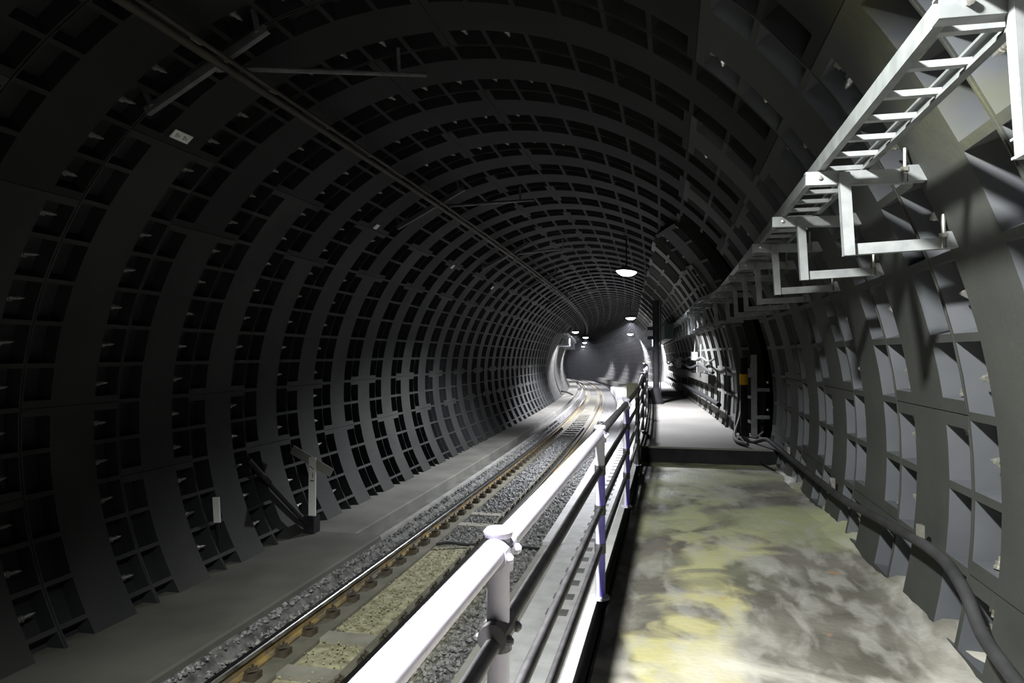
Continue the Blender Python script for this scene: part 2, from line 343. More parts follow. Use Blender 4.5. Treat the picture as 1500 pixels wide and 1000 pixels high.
walls = {}
for nm, lb in (('wall_left','dark ribbed concrete lining on the track side'),('wall_right','ribbed concrete lining beside the walkway'),('ceiling','dark ribbed concrete crown of the tunnel')):
    e = empty(nm, (AX + (R if nm == 'wall_right' else -R if nm == 'wall_left' else 0), 10, AZ + (R if nm == 'ceiling' else 0)))
    e['kind'] = 'structure'; e['label'] = lb; walls[nm] = e
A_EV = math.radians(-6.67); A_OD = math.radians(6.0)
def rin(y):                       # walkway-side lining steps inwards past the raised platform
    t = min(max((y-10.8)/1.5, 0), 1); q = min(max((y-12.0)/12.0, 0), 1); return -0.42*t*t*(3-2*t)-0.38*q
Y0 = 9.59
def ring_y(k): return Y0+RW*k
NBOLT = 0
for k in range(-12, 122):
    y = ring_y(k)
    idx = [-3,0,7,15,22,29,35] if k % 2 == 0 else [-4,0,7,15,22,29,33]
    base = A_EV if k % 2 == 0 else A_OD
    if k >= 22: idx[0] = -8
    for j in range(len(idx)-1):
        n = idx[j+1]-idx[j]
        amid = base+(idx[j]+n/2)*PITCH
        side = 'wall_right' if amid < math.radians(35) else ('wall_left' if amid > math.radians(128) else 'ceiling')
        extra = rin(y) if side == 'wall_right' else 0.0
        rec = False
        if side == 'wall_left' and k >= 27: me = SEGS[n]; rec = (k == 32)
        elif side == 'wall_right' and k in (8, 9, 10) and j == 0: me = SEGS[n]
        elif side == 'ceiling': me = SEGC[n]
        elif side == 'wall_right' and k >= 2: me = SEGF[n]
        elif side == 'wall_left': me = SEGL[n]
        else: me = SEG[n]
        o = obj('lining_segment', me)
        c = W(AX+extra, y, AZ)
        mw = Matrix.Translation(c) @ Matrix.Rotation(head(y)+(math.atan(-(rin(y+RW)-rin(y))/RW) if side == 'wall_right' else 0.0), 4, 'Z') @ Matrix.Rotation(-(base+idx[j]*PITCH), 4, 'Y')
        if rec: mw = mw @ Matrix.Diagonal((1.08,1,1.08,1))
        p = walls[side]; o.parent = p
        o.matrix_local = Matrix.Translation(-Vector(p.location)) @ mw
        if side == 'wall_right': near = 1.0 < y < 12.5
        elif side == 'wall_left': near = 3.0 < y < 10
        else: near = 3.0 < y < 8.5
        if near and me not in SEGS.values():
            for i in range(n):
                ag = base+(idx[j]+i+0.5)*PITCH
                if side == 'wall_right' and AZ+R*math.sin(ag) < -1.6: continue
                if side == 'wall_left' and AZ+R*math.sin(ag) < -2.6: continue
                if side == 'ceiling' and math.radians(40) < ag < math.radians(75): continue
                if random.random() < 0.06: continue
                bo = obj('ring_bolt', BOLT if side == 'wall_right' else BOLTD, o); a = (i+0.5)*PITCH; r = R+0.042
                bo.matrix_local = Matrix.Translation((r*math.cos(a), RW-RIB-PANL+0.003, r*math.sin(a))) @ Matrix.Rotation(random.uniform(-0.1,0.1), 4, 'X')
                NBOLT += 1
            if side == 'wall_right':
                for v in (RIB+PANL/2, RW-RIB-PANL/2):
                    for a, sg in ((0.087/R, 1), (n*PITCH-0.087/R, -1)):
                        ag = base+idx[j]*PITCH+a
                        if AZ+R*math.sin(ag) < -1.5: continue
                        bo = obj('joint_bolt', NUT, o); r = R+0.06
                        d = Vector((-math.sin(a), 0, math.cos(a)))*sg
                        bo.matrix_local = Matrix.Translation((r*math.cos(a), v, r*math.sin(a))) @ d.to_track_quat('Z','Y').to_matrix().to_4x4()
                        NBOLT += 1

# ------------------------------------------------------------------ floors
ya = frange(-4, 9.95, 0.7)
fl = MB(); fl.sweep([(-0.395,-1.56),(-0.375,-1.54),(1.47,-1.54),(1.47,-2.95),(-0.395,-2.95)], ya)
o = fl.build('floor', 'floor'); o['kind'] = 'structure'; o['label'] = 'stained concrete walkway floor'
yb = frange(9.95, 36, 1.0)
fl = MB(); fl.sweep([(-0.40,-1.32),(1.42,-1.32),(1.42,-2.95),(-0.40,-2.95)], yb)
o = fl.build('floor_platform', 'platform'); o['kind'] = 'structure'; o['label'] = 'raised pale concrete walkway beyond the step'
fl = MB(); fl.bb(-0.42,1.42,9.925,9.948,-1.54,-1.345)
o = fl.build('step_riser', 'black'); o['kind'] = 'structure'; o['label'] = 'step face below the raised walkway, its shade coloured black'  # black stands for the shade on the riser
fl = MB(); fl.sweep([(-0.52,-2.45),(1.2,-2.45),(1.2,-2.95),(-0.52,-2.95)], frange(36, 140, 1.0))
o = fl.build('floor_low', 'bench'); o['kind'] = 'structure'; o['label'] = 'low concrete floor right of the track beyond the walkway'
yc = frange(-4, 140, 1.0)
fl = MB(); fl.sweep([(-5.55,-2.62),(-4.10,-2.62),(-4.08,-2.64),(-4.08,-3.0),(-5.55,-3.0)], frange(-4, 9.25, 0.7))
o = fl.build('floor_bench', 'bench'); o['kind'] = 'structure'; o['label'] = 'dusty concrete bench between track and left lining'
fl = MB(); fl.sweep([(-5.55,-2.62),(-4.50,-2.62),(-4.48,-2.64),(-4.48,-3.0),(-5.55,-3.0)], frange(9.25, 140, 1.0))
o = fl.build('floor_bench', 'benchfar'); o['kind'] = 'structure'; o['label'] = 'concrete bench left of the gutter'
fl = MB(); fl.sweep([(-4.48,-2.80),(-4.15,-2.80),(-4.15,-3.0),(-4.48,-3.0)], frange(9.25, 140, 1.0))
o = fl.build('gutter_floor', 'gutter'); o['kind'] = 'structure'; o['label'] = 'dark drainage gutter beside the bench'
fl = MB(); fl.sweep([(-4.15,-2.66),(-4.07,-2.66),(-4.07,-3.0),(-4.15,-3.0)], frange(9.25, 140, 1.0))
o = fl.build('trim_1', 'concrete'); o['kind'] = 'structure'; o['label'] = 'narrow concrete kerb between gutter and ballast'
fl = MB(); fl.sweep([(-4.1,-2.69),(-4.0,-2.72),(-3.86,-2.87),(-3.5,-2.90),(-1.45,-2.90),(-1.45,-3.1),(-4.1,-3.1)], yc)
o = fl.build('track_bed', 'bed'); o['kind'] = 'structure'; o['label'] = 'dirty gravel bed of the track'
fl = MB(); fl.sweep([(-0.515,-1.535),(-0.455,-1.535),(-0.455,-2.95),(-0.515,-2.95)], frange(-4, 9.93, 0.7))
o = fl.build('trim_2', 'pale'); o['kind'] = 'structure'; o['label'] = 'pale kerb beam under the railing'
fl = MB(); fl.sweep([(-0.455,-1.75),(-0.396,-1.75),(-0.396,-2.95),(-0.455,-2.95)], frange(-4, 9.93, 0.7))
o = fl.build('trim_3', 'black'); o['kind'] = 'structure'; o['label'] = 'black strip between kerb beam and walkway standing for the railing shadow'  # black strip drawn in place of the railing's shadow
fl = MB(); fl.sweep([(-0.52,-1.34),(-0.40,-1.34),(-0.40,-2.95),(-0.52,-2.95)], frange(9.95, 36, 1.0))
o = fl.build('trim_4', 'concrete'); o['kind'] = 'structure'; o['label'] = 'concrete edge of the raised walkway'

b_ = MB(); ys = frange(-1, 9.9, 0.09); vs_ = []; fs = []
for i, y in enumerate(ys):
    a = 0.05+0.05*math.sin(y*1.9+1)+0.04*math.sin(y*5.3)+random.uniform(-0.015,0.015); h = 0.05+0.035*math.sin(y*3.1)+random.uniform(-0.012,0.012)
    for (x, z) in ((1.36-a,-1.545),(1.40-a*0.4,-1.54+h*0.45),(1.46,-1.54+max(h,0.01)),(1.55,-1.54+max(h,0.01)),(1.55,-1.6)): vs_.append(W(x, y, z))
for i in range(len(ys)-1):
    for k in range(4): fs.append((i*5+k, (i+1)*5+k, (i+1)*5+k+1, i*5+k+1))
b_.add(vs_, fs); o = b_.build('trim_5', 'floor', None, True); o['kind'] = 'structure'; o['label'] = 'rough mortar fillet where the walkway meets the lining'

# ------------------------------------------------------------------ track
def rail(xc, label, clip_side, y1):
    e = empty('running_rail', W(xc, 5, -2.85)); tag(e, label, 'rail', 'running rails')
    ys = frange(-3, 140, 0.9)
    b_ = MB(); b_.sweep([(xc-.0625,-2.852),(xc+.0625,-2.852),(xc+.0625,-2.838),(xc+.01,-2.825),(xc+.009,-2.745),(xc-.009,-2.745),(xc-.01,-2.825),(xc-.0625,-2.838)], ys)
    child_world(b_.build('rail_web', 'railsteel'), e)
    b_ = MB(); b_.sweep([(xc-.032,-2.745),(xc+.032,-2.745),(xc+.033,-2.708),(xc+.026,-2.70),(xc-.026,-2.70),(xc-.033,-2.708)], ys)
    child_world(b_.build('rail_head', 'railhead'), e)
    # fastenings
    c = MB(); c.box((0,0,0.03), (0.11,0.13,0.06)); c.box((-0.03*clip_side,0,0.066), (0.07,0.07,0.02))
    c.lathe([(0.026,0.05),(0.026,0.095),(0.018,0.1),(0.012,0.1),(0.012,0.125),(0,0.125)], 8)
    c.tube([(-0.045*clip_side,-0.05,0.05),(0.0,-0.055,0.085),(0.04*clip_side,0,0.075),(0.0,0.055,0.085),(-0.045*clip_side,0.05,0.05)], 0.011, 6)
    cm = c.mesh('rail_clip', 'clip')
    y = 3.42
    while y < y1:
        q = obj('rail_clip', cm, e); q.location = W(xc+0.125*clip_side, y, -2.86)-Vector(e.location); q.rotation_euler.z = head(y)
        y += 0.49
    p = MB(); ys = frange(-3, 140, 1.0)
    a, b2 = sorted((xc-0.2*clip_side, xc+0.28*clip_side))
    p.sweep([(a,-2.86),(b2,-2.86),(b2,-2.99),(a,-2.99)], ys)
    child_world(p.build('bearing_plinth', 'plinth'), e)
    return e
rail(-3.72, 'left running rail, bright polished head with rusty foot and iron clips', 1, 26)
rail(-2.63, 'right running rail seen behind the white handrail', -1, 26)
sl = MB(); sl.box((0,0,0), (0.54,0.20,0.16)); SL = sl.mesh('sleeper', 'sleeper')
y = 4.82; first = True
while y < 52:
    if not (6.7 < y < 10.9 or 12.6 < y < 24):
        o = obj('sleeper', SL); o.location = W(-3.175, y, -2.935); o.rotation_euler.z = head(y)
        if y < 5.2: lb = 'nearest pale concrete sleeper between the rails'
        elif y < 6.0: lb = 'second concrete sleeper between the rails, half buried in olive mortar'
        elif y < 6.7: lb = 'third concrete sleeper between the rails, last before the olive mortar stretch'
        elif y < 11.6: lb = 'first concrete sleeper beyond the black hose'
        elif y < 12.5: lb = 'second concrete sleeper beyond the black hose'
        else: lb = 'concrete sleeper in the gravel farther along the track'
        tag(o, lb, 'sleeper', 'concrete sleepers')
    y += 0.78
# ballast
def stones(x0, x1, y0, y1, dens, smin, smax, zb):
    b_ = MB(); n = int((x1-x0)*(y1-y0)*dens)
    ico = [Vector(p) for p in ((1,0,0),(-1,0,0),(0,1,0),(0,-1,0),(0,0,1),(0,0,-1))]
    fs = [(0,2,4),(2,1,4),(1,3,4),(3,0,4),(2,0,5),(1,2,5),(3,1,5),(0,3,5)]
    for _ in range(n):
        y = y0+(y1-y0)*random.random()**1.25; x = random.uniform(x0, x1)
        s_ = random.uniform(smin, smax)
        rot = Matrix.Rotation(random.uniform(0,6.3),3,'Z') @ Matrix.Rotation(random.uniform(0,3),3,'X')
        c = W(x, y, zb+random.uniform(0,0.03))
        b_.add([c+rot @ Vector((p.x*s_*random.uniform(.8,1.3),p.y*s_*random.uniform(.7,1.1),p.z*s_*random.uniform(.5,.9))) for p in ico], fs)
    return b_
b_ = MB()
for args in ((-3.42,-2.88,10.0,30,300,.022,.042,-2.895), (-2.40,-1.66,3.5,30,300,.022,.042,-2.90), (-4.06,-3.97,3.5,28,420,.015,.03,-2.715), (-3.97,-3.86,3.5,28,380,.015,.03,-2.80), (-3.42,-2.92,3.4,10.0,240,.008,.02,-2.885)):
    q = stones(*args); b_.add(q.v, q.f)
o = b_.build('ballast_stones', 'stone'); tag(o, 'loose grey ballast stones lying between and beside the rails', 'ballast', kind='stuff')
# hose across the track
hp = []
for i in range(25):
    t = i/24; x = -3.40+t*1.75
    hp.append(W(x, 9.72+0.10*math.sin(t*7)+0.25*t, -2.845+0.02*math.sin(t*19)))
b_ = MB(); b_.tube(hp, 0.022, 8); o = b_.build('hose', 'rubber', smooth=True); tag(o, 'thin black hose lying across the ballast between the rails', 'hose')
# cable trough
e = empty('cable_trough', W(-1.3, 5, -2.9)); tag(e, 'concrete cable trough with rectangular lids below the railing', 'trough')
b_ = MB(); b_.sweep([(-1.64,-2.50),(-1.52,-2.50),(-1.52,-2.95),(-1.64,-2.95)], frange(0, 8.8, 0.9)); child_world(b_.build('side_beam', 'concrete'), e)
b_ = MB(); b_.sweep([(-1.64,-2.46),(-1.36,-2.46),(-1.36,-2.95),(-1.64,-2.95)], frange(8.85, 60, 1.0)); q = child_world(b_.build('side_beam', 'pale'), e); q['label'] = 'pale wide beam beyond the joint'
b_ = MB(); b_.sweep([(-1.5,-2.48),(-0.53,-2.48),(-0.53,-2.95),(-1.5,-2.95)], frange(0, 60, 1.0)); child_world(b_.build('trough_body', 'concrete'), e)
L1 = MB(); L1.box((0,0,0), (0.62,0.41,0.07)); L1m = L1.mesh('lid', 'lid')
D1 = MB(); D1.box((0,0,0), (0.2,0.16,0.012)); D1m = D1.mesh('lid_recess', 'liddark')
y = 0.85
while y < 40:
    q = obj('lid', L1m, e); q.location = W(-1.02, y, -2.435)-Vector(e.location); q.rotation_euler.z = head(y); q.rotation_euler.x = random.uniform(-.008,.008)
    if y > 6.0:
        d = obj('lid_inlay', D1m, q); d.location = (-0.02, 0, 0.031)
    y += 0.42

# ------------------------------------------------------------------ handrail
HX = -0.44
e = empty('handrail', (HX, 4.34, -1.54)); tag(e, 'long white pipe handrail with round posts along the walkway edge', 'handrail')
posts = [-0.9, 1.73, 4.34, 6.97, 9.6, 12.0, 14.4, 16.8, 19.2, 21.6, 24, 26.4, 28.8, 31.2]
levels = (-0.735, -0.985, -1.225)
def zoff(y): return 0.0 if y < 9.3 else min(0.12, (y-9.3)*0.06)
def post(y, big):
    p0 = W(HX, y, -1.54 if y < 9.9 else -1.32); r = 0.03
    b_ = MB(); h = (-0.475+zoff(y)) - (-1.54 if y < 9.9 else -1.32)
    b_.tube([(0,0,0),(0,0,h)], r, 20)
    o = b_.build('post', 'white' if y < 8 else 'darkpipe', e, True); o.location = p0-Vector(e.location)  # farther white posts coloured dark because they stand unlit
    c = MB(); c.lathe([(0,h),(0.036,h),(0.038,h+0.004),(0.038,h+0.014),(0.03,h+0.022),(0.0,h+0.026)], 24)
    c.build('cap', 'white', o, True)
    c = MB(); c.lathe([(r,0.0),(0.06,0.0),(0.06,0.012),(r,0.012)], 20); c.build('base_flange', 'white', o, True)
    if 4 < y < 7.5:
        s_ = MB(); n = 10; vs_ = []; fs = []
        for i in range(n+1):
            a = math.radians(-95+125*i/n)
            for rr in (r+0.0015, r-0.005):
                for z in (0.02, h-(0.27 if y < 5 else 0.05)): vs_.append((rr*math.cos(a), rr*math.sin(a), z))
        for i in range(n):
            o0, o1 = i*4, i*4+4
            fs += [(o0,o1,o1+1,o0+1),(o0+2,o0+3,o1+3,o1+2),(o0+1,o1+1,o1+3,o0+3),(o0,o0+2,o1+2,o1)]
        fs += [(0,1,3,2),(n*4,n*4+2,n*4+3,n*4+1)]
        s_.add(vs_, fs); q = s_.build('shade_tint_strip', 'violet', o, True); q['label'] = 'violet-blue shade tint coloured onto one side of the post'
    # clamps with bolts
    for i, z in enumerate((-0.53,)+levels):
        zz = z+zoff(y)-((-1.54 if y < 9.9 else -1.32))
        c = MB(); rr = 0.04 if i == 0 else 0.036
        c.lathe([(r,zz-0.03),(rr,zz-0.03),(rr,zz+0.03),(r,zz+0.03)], 18)
        if i == 0 or big:
            for sy in (-1, 1):
                for sx_ in (-1, 1):
                    c.tube([(sx_*0.02,sy*0.047,zz+0.012),(sx_*0.044,sy*0.047,zz+0.012),(sx_*0.052,sy*0.047,zz+0.012)], [0.014,0.014,0.006], 10)
            c.tube([(0,-0.065,zz+0.018),(0,0.065,zz+0.018)], 0.038, 14)
        c.build('clamp', 'white' if (i == 0 and y < 8) else 'darkpipe', o)
for y in posts: post(y, y < 2)
def hr(y, z): return W(HX, y, z+zoff(y))
b_ = MB(); b_.tube([hr(y, -0.505) for y in frange(-0.9, 4.34, 0.4)], 0.033, 20); q = child_world(b_.build('top_rail', 'white', None, True), e)
b_ = MB(); b_.tube([hr(y, -0.505) for y in frange(4.38, 31, 0.5)], 0.028, 14); q = child_world(b_.build('top_rail', 'darkpipe', None, True), e); q['label'] = 'top rail farther along, coloured dark grey as unlit'
for z in levels:
    b_ = MB(); b_.tube([hr(y, z) for y in frange(-0.9, 31, 0.5)], 0.021, 14); child_world(b_.build('mid_rail', 'darkpipe', None, True), e)
# box on the rail
e2 = empty('junction_box', W(HX-0.05, 9.6, -0.60)); tag(e2, 'small cream box fixed to a railing post at the step', 'box')
b_ = MB(); b_.bb(-0.085,0.055,-0.09,-0.04,0,0.19); b_.build('body', 'cream', e2)
b_ = MB(); b_.bb(-0.092,0.062,-0.098,-0.09,-0.006,0.196); b_.build('cover', 'cream', e2)

# ------------------------------------------------------------------ cable ladder and brackets on the right
def tdx(y): return rin(y)*0.45
e = empty('cable_ladder', W(0.8, 3, 0.89)); tag(e, 'galvanised cable ladder running along the upper right lining', 'cable ladder')
for x0 in (0.70, 0.905):
    b_ = MB(); ys = frange(0.2, 36, 0.8); n = 8
    prof = [(0,0.89),(0.03,0.89),(0.03,0.9),(0.008,0.9),(0.008,0.945),(0.03,0.945),(0.03,0.955),(0,0.955)]
    vs_ = []; fs = []
    for y in ys:
        for (x, z) in prof:
            xx = x0+(x if x0 < 0.8 else 0.03-x); vs_.append(W(xx+tdx(y), y, z))
    for i in range(len(ys)-1):
        for k in range(n): fs.append((i*n+k, i*n+(k+1)%n, (i+1)*n+(k+1)%n, (i+1)*n+k))
    b_.add(vs_, fs); child_world(b_.build('stringer', 'ladder'), e)
rg = MB(); rg.box((0,0,0), (0.205,0.03,0.022)); RG = rg.mesh('rung', 'galv')
y = 0.65
while y < 36:
    q = obj('rung', RG, e); q.location = W(0.8175+tdx(y), y, 0.915)-Vector(e.location); q.rotation_euler.z = head(y)
    y += 0.25
def chan(b_, p0, p1, wdt, dep, facing):     # C-channel: web towards facing
    p0, p1 = Vector(p0), Vector(p1); t = (p1-p0); L_ = t.length; t.normalize(); f_ = Vector(facing).normalized(); s_ = t.cross(f_)
    rot = Matrix((t, f_, s_)).transposed(); c = (p0+p1)/2
    b_.box(c+f_*0.0, (L_,0.006,wdt), rot)
    for sg in (-1, 1): b_.box(c-f_*dep/2+s_*sg*(wdt/2-0.003), (L_,dep,0.006), rot)
def bracket(y, label, group):
    e = empty('cable_bracket', W(1.1+tdx(y), y, 0.5)); e.rotation_euler.z = head(y)
    tag(e, label, 'bracket', group)
    wx = rin(y)-tdx(y)
    b_ = MB(); chan(b_, (-0.455,0,0.355), (0.03+wx,0,0.345), 0.065, 0.045, (0,-1,0)); o = b_.build('upper_arm', 'galv', e)
    b_ = MB(); chan(b_, (-0.285,-0.03,0.37), (-0.265,-0.03,-0.03), 0.048, 0.045, (0,-1,0)); b_.build('hanger', 'galv', e)
    b_ = MB(); chan(b_, (-0.285,0,0.0), (0.19+wx,0,0.02), 0.052, 0.045, (0,-1,0)); b_.build('lower_arm', 'galv', e)
    for (x, z) in ((-0.02+wx,0.31),(0.14+wx,-0.01)):
        b_ = MB(); b_.tube([(x,-0.02,z),(x,-0.02,z+0.16)], 0.009, 8); b_.lathe([(0.02,0.0),(0.02,0.02),(0,0.02)], 6, Matrix.Translation((x,-0.02,z+0.05))); b_.build('stud', 'bolt', e)
        b_ = MB(); b_.box((x+0.06,0,z+0.04), (0.10,0.06,0.075)); b_.build('wall_plate', 'galv', e)
    b_ = MB(); b_.lathe([(0.011,0),(0.011,0.01),(0,0.012)], 8, Matrix.Translation((-0.39,-0.003,0.355)) @ Matrix.Rotation(PI/2,4,'X')); b_.build('bolt', 'bolt', e)
order = ['largest', 'second', 'third', 'fourth', 'fifth', 'sixth']
by = [1.86]+[3.57+1.13*i for i in range(26)]
for i, y in enumerate(by):
    if i == 0: lb = 'nearest galvanised bracket at the upper right, cut by the picture edge'
    elif i < 6: lb = order[i]+' nearest steel bracket holding the cable ladder on the right lining'
    else: lb = 'small distant steel bracket under the far cable ladder'
    bracket(y, lb, 'steel cable brackets')
# boxed duct and lit shelf farther along
b_ = MB(); b_ = None; o = wsweep([(0.36,0.44),(0.62,0.44),(0.62,0.86),(0.36,0.86)], frange(20, 33, 1.0), tdx).build('cable_duct', 'green'); tag(o, 'dark green boxed cable duct under the far cable ladder', 'duct')
b_ = MB(); b_.sweep([(0.62,0.53),(0.95,0.53),(0.95,0.55),(0.62,0.55)], frange(13.5, 20, 0.8)); o = b_.build('cable_shelf', 'galv'); tag(o, 'flat steel cable shelf on the far lower bracket arms', 'shelf')

# ------------------------------------------------------------------ cables and pipes on the right wall
cp = [(1.33,2.6,-1.40),(1.345,3.15,-1.32),(1.355,3.48,-1.26),(1.373,3.74,-1.135),(1.385,4.11,-1.075),(1.385,4.93,-1.12),(1.37,6.0,-1.19),(1.365,6.99,-1.21),(1.35,8.6,-1.215),(1.33,9.6,-1.2),(1.3,10.1,-1.2),(1.2,10.6,-1.3),(1.08,10.75,-1.27)]
def smoothpath(pts, n=6):
    out = []; P_ = [Vector(p) for p in pts]
    for i in range(len(P_)-1):
        p0 = P_[max(i-1,0)]; p1 = P_[i]; p2 = P_[i+1]; p3 = P_[min(i+2,len(P_)-1)]
        for k in range(n):
            t = k/n
            out.append(0.5*((2*p1)+(p2-p0)*t+(2*p0-5*p1+4*p2-p3)*t*t+(-p0+3*p1-3*p2+p3)*t**3))
    return out+[P_[-1]]
e = empty('wall_cable', (1.37,5,-1.2)); tag(e, 'thick grey cable draped along the foot of the right lining', 'cable')
b_ = MB(); b_.tube([W(*p) for p in smoothpath(cp)], 0.031, 12); child_world(b_.build('sheath', 'rubber', None, True), e)
for (x, y, z) in ((1.40,4.4,-1.05),(1.40,6.6,-1.17),(1.385,8.8,-1.19)):
    b_ = MB(); b_.box(W(x,y,z), (0.03,0.05,0.12)); child_world(b_.build('cleat', 'bolt'), e)
# small loose cables by the step
for lb, pts, r in (('thin black cable hanging in a loop beside the step', [(1.22,12.9,-0.2),(1.15,12.4,-0.9),(1.02,11.4,-1.22),(1.05,10.5,-1.28),(1.2,9.9,-1.47),(1.32,9.4,-1.5)], 0.014),
                   ('black bundle of cables bending down at the steel frame', [(1.2,13.2,0.35),(1.25,12.7,-0.3),(1.18,12.0,-0.95),(1.0,11.2,-1.25),(0.96,10.5,-1.28),(1.06,10.1,-1.28)], 0.03)):
    b_ = MB(); b_.tube([W(*p) for p in smoothpath(pts)], r, 8); o = b_.build('loose_cable', 'rubber', None, True); tag(o, lb, 'cable')
# riser with yellow band
e = empty('cable_riser', W(1.17, 11.5, -1.32)); tag(e, 'black vertical cable riser with a yellow band at the end of the near lining', 'conduit')
b_ = MB(); b_.tube([(0,0,0),(0,0,1.25)], 0.055, 16); b_.build('conduit', 'black', e, True)
b_ = MB(); b_.tube([(0,0,0.82),(0,0,0.99)], 0.064, 16); b_.build('yellow_band', 'yellow', e, True)
b_ = MB(); b_.tube([(0,0,0),(0,0,0.06)], 0.08, 12); b_.build('foot', 'black', e, True)
e = empty('strut_frame', W(1.30, 11.3, -1.32)); tag(e, 'grey steel strut frame standing beside the black riser', 'frame')
b_ = MB(); chan(b_, (0,0,0), (0,0,1.3), 0.09, 0.05, (-0.3,-1,0)); b_.build('upright', 'galv', e)
for z in (0.32, 0.75): 
    b_ = MB(); b_.box((0.13,0.01,z), (0.2,0.05,0.05)); b_.build('crosspiece', 'galv', e)
    b_ = MB(); b_.lathe([(0.02,0),(0.02,0.03),(0,0.035)], 6, Matrix.Translation((0.2,-0.02,z+0.12)) @ Matrix.Rotation(PI/2,4,'X')); b_.build('bolt', 'bolt', e)
b_ = MB(); b_.tube([(0.05,-0.02,0.03),(0.12,-0.05,0.10),(0.02,-0.06,0.02)], 0.012, 6); b_.build('tie', 'bolt', e)
# ledge with dark pipe
b_ = MB(); ys = frange(14.6, 29, 0.9)
o = wsweep([(1.33,-0.44),(1.47,-0.44),(1.47,-0.62),(1.33,-0.62)], ys, rin).build('cable_ledge', 'smooth'); tag(o, 'pale concrete cable ledge on the lining above the raised walkway', 'ledge')
b_ = MB(); b_.tube([W(1.30+rin(y), y, -0.90) for y in frange(12.5, 29, 0.8)], 0.045, 10); o = b_.build('wall_pipe', 'black', None, True); tag(o, 'dark horizontal pipe along the lining below the concrete ledge', 'pipe')
# boxes and cables above the ledge
k = 0
for (y, z, s_, lb) in ((16.2,-0.30,0.2,'white junction box on the ledge nearest the camera'),(17.6,-0.05,0.16,'small white box fixed above the ledge'),(22.5,-0.28,0.24,'white box on the ledge farther along')):
    e = empty('wall_box', W(1.33+rin(y), y, z)); tag(e, lb, 'box'); e.rotation_euler.z = head(y)
    b_ = MB(); b_.bb(-0.07,0.07,-s_/2,s_/2,-s_*0.6,s_*0.6); b_.build('body', 'sign', e)
    b_ = MB(); b_.bb(-0.08,-0.07,-s_/2-0.01,s_/2+0.01,-s_*0.6-0.01,s_*0.6+0.01); b_.build('cover', 'galv', e)
    b_ = MB(); b_.tube([(0,0,s_*0.6),(0.02,0.05,s_*0.6+0.25),(0.03,0.2,s_*0.6+0.4)], 0.015, 6); b_.build('conduit', 'galv', e)
pts = [(1.30+rin(y), y, -0.12+0.04*math.sin(y*2.1)) for y in frange(13.0, 26, 0.5)]
b_ = MB(); b_.tube([W(*p) for p in pts], 0.02, 8); o = b_.build('wavy_cable', 'dull', None, True); tag(o, 'pale wavy cable sagging above the concrete ledge', 'cable')
b_ = MB(); b_.tube([W(1.26+rin(y), y, -0.30+0.05*math.sin(y*1.3)) for y in frange(13.0, 30, 0.5)], 0.03, 8); o = b_.build('black_cable', 'rubber', None, True); tag(o, 'black cable lying along the top of the concrete ledge', 'cable')

# black pole on the platform
e = empty('pole', W(-0.2, 18.6, -1.32)); tag(e, 'tall black pole with flared foot on the raised walkway', 'pole')
b_ = MB(); b_.tube([(0,0,0.2),(0,0,2.75)], 0.085, 14); b_.build('shaft', 'black', e, True)
b_ = MB(); b_.lathe([(0.0,0.0),(0.2,0.0),(0.2,0.08),(0.15,0.14),(0.11,0.38),(0.085,0.42)], 16); b_.build('foot', 'black', e, True)
b_ = MB(); b_.tube([(0.11,0,0.1),(0.12,0,2.6)], 0.02, 8); b_.build('cable', 'rubber', e, True)
for z in (1.45, 1.75, 2.0):
    b_ = MB(); b_.box((-0.12,-0.05,z), (0.2,0.08,0.09)); b_.build('fitting', 'black', e)

# ------------------------------------------------------------------ lamps
def lamp(x, y, z, label, power, size=120, blend=0.5, aim=None, group='tunnel lamps', col_=(0.93,0.95,1.0), r=0.235, light_shield=False):
    c = W(x, y, z); e = empty('tunnel_lamp', c); tag(e, label, 'lamp', group)
    e.rotation_euler.z = head(y)
    hd = empty('head', (0,0,0)); bpy.data.objects.remove(hd)
    rot = Matrix.Identity(4)
    if aim: rot = Vector(aim).normalized().to_track_quat('-Z','Y').to_matrix().to_4x4()
    b_ = MB(); b_.lathe([(r,-0.005),(r+0.012,-0.005),(r+0.01,0.0),(r*0.75,0.07),(r*0.4,0.11),(0.05,0.13),(0.0,0.13)], 24, rot); b_.lathe([(r,-0.005),(r*0.74,0.05),(r*0.4,0.09),(0,0.1)], 24, rot); b_.build('reflector', 'galv', e, True)
    b_ = MB(); b_.lathe([(0,-0.10),(r*0.5,-0.085),(r*0.85,-0.04),(r*0.98,0.0),(0,0.005)], 24, rot); b_.build('lens', 'glow', e, True)
    dx = x-AX; top = AZ+math.sqrt(max(R*R-dx*dx, 0.1))-z
    b_ = MB(); b_.tube([(0,0,0.12),(0,0,top+0.02)], 0.015, 8); b_.build('stem', 'black', e)
    b_ = MB(); b_.lathe([(0,top-0.02),(0.06,top-0.02),(0.06,top+0.03)], 12); b_.build('mounting_plate', 'black', e)
    if light_shield:
        b_ = MB(); b_.bb(-0.262,-0.25,-0.62,0.40,-0.54,0.10); b_.bb(-0.25,0.0,-0.02,0.02,0.07,0.10); b_.build('added_light_shield', 'black', e)  # added unseen plate, keeps this lamp's light off the left wall and bench
    ld = bpy.data.lights.new('lamp_light', 'SPOT'); ld.energy = power; ld.spot_size = math.radians(size); ld.spot_blend = blend; ld.shadow_soft_size = 0.10; ld.color = col_
    lo = bpy.data.objects.new('lamp_light', ld); col.objects.link(lo); lo.parent = e
    d = Vector(aim).normalized() if aim else Vector((0,0,-1))
    lo.location = d*0.22; lo.rotation_euler = d.to_track_quat('-Z','Y').to_euler()
LC = 1.0
lamp(-0.8, 1.2, 2.3, 'floodlight above the camera aimed at the walkway', 1750*LC, 128, 0.35, aim=(0.1,0.2,-1), col_=(0.98,1.0,0.94), light_shield=True)
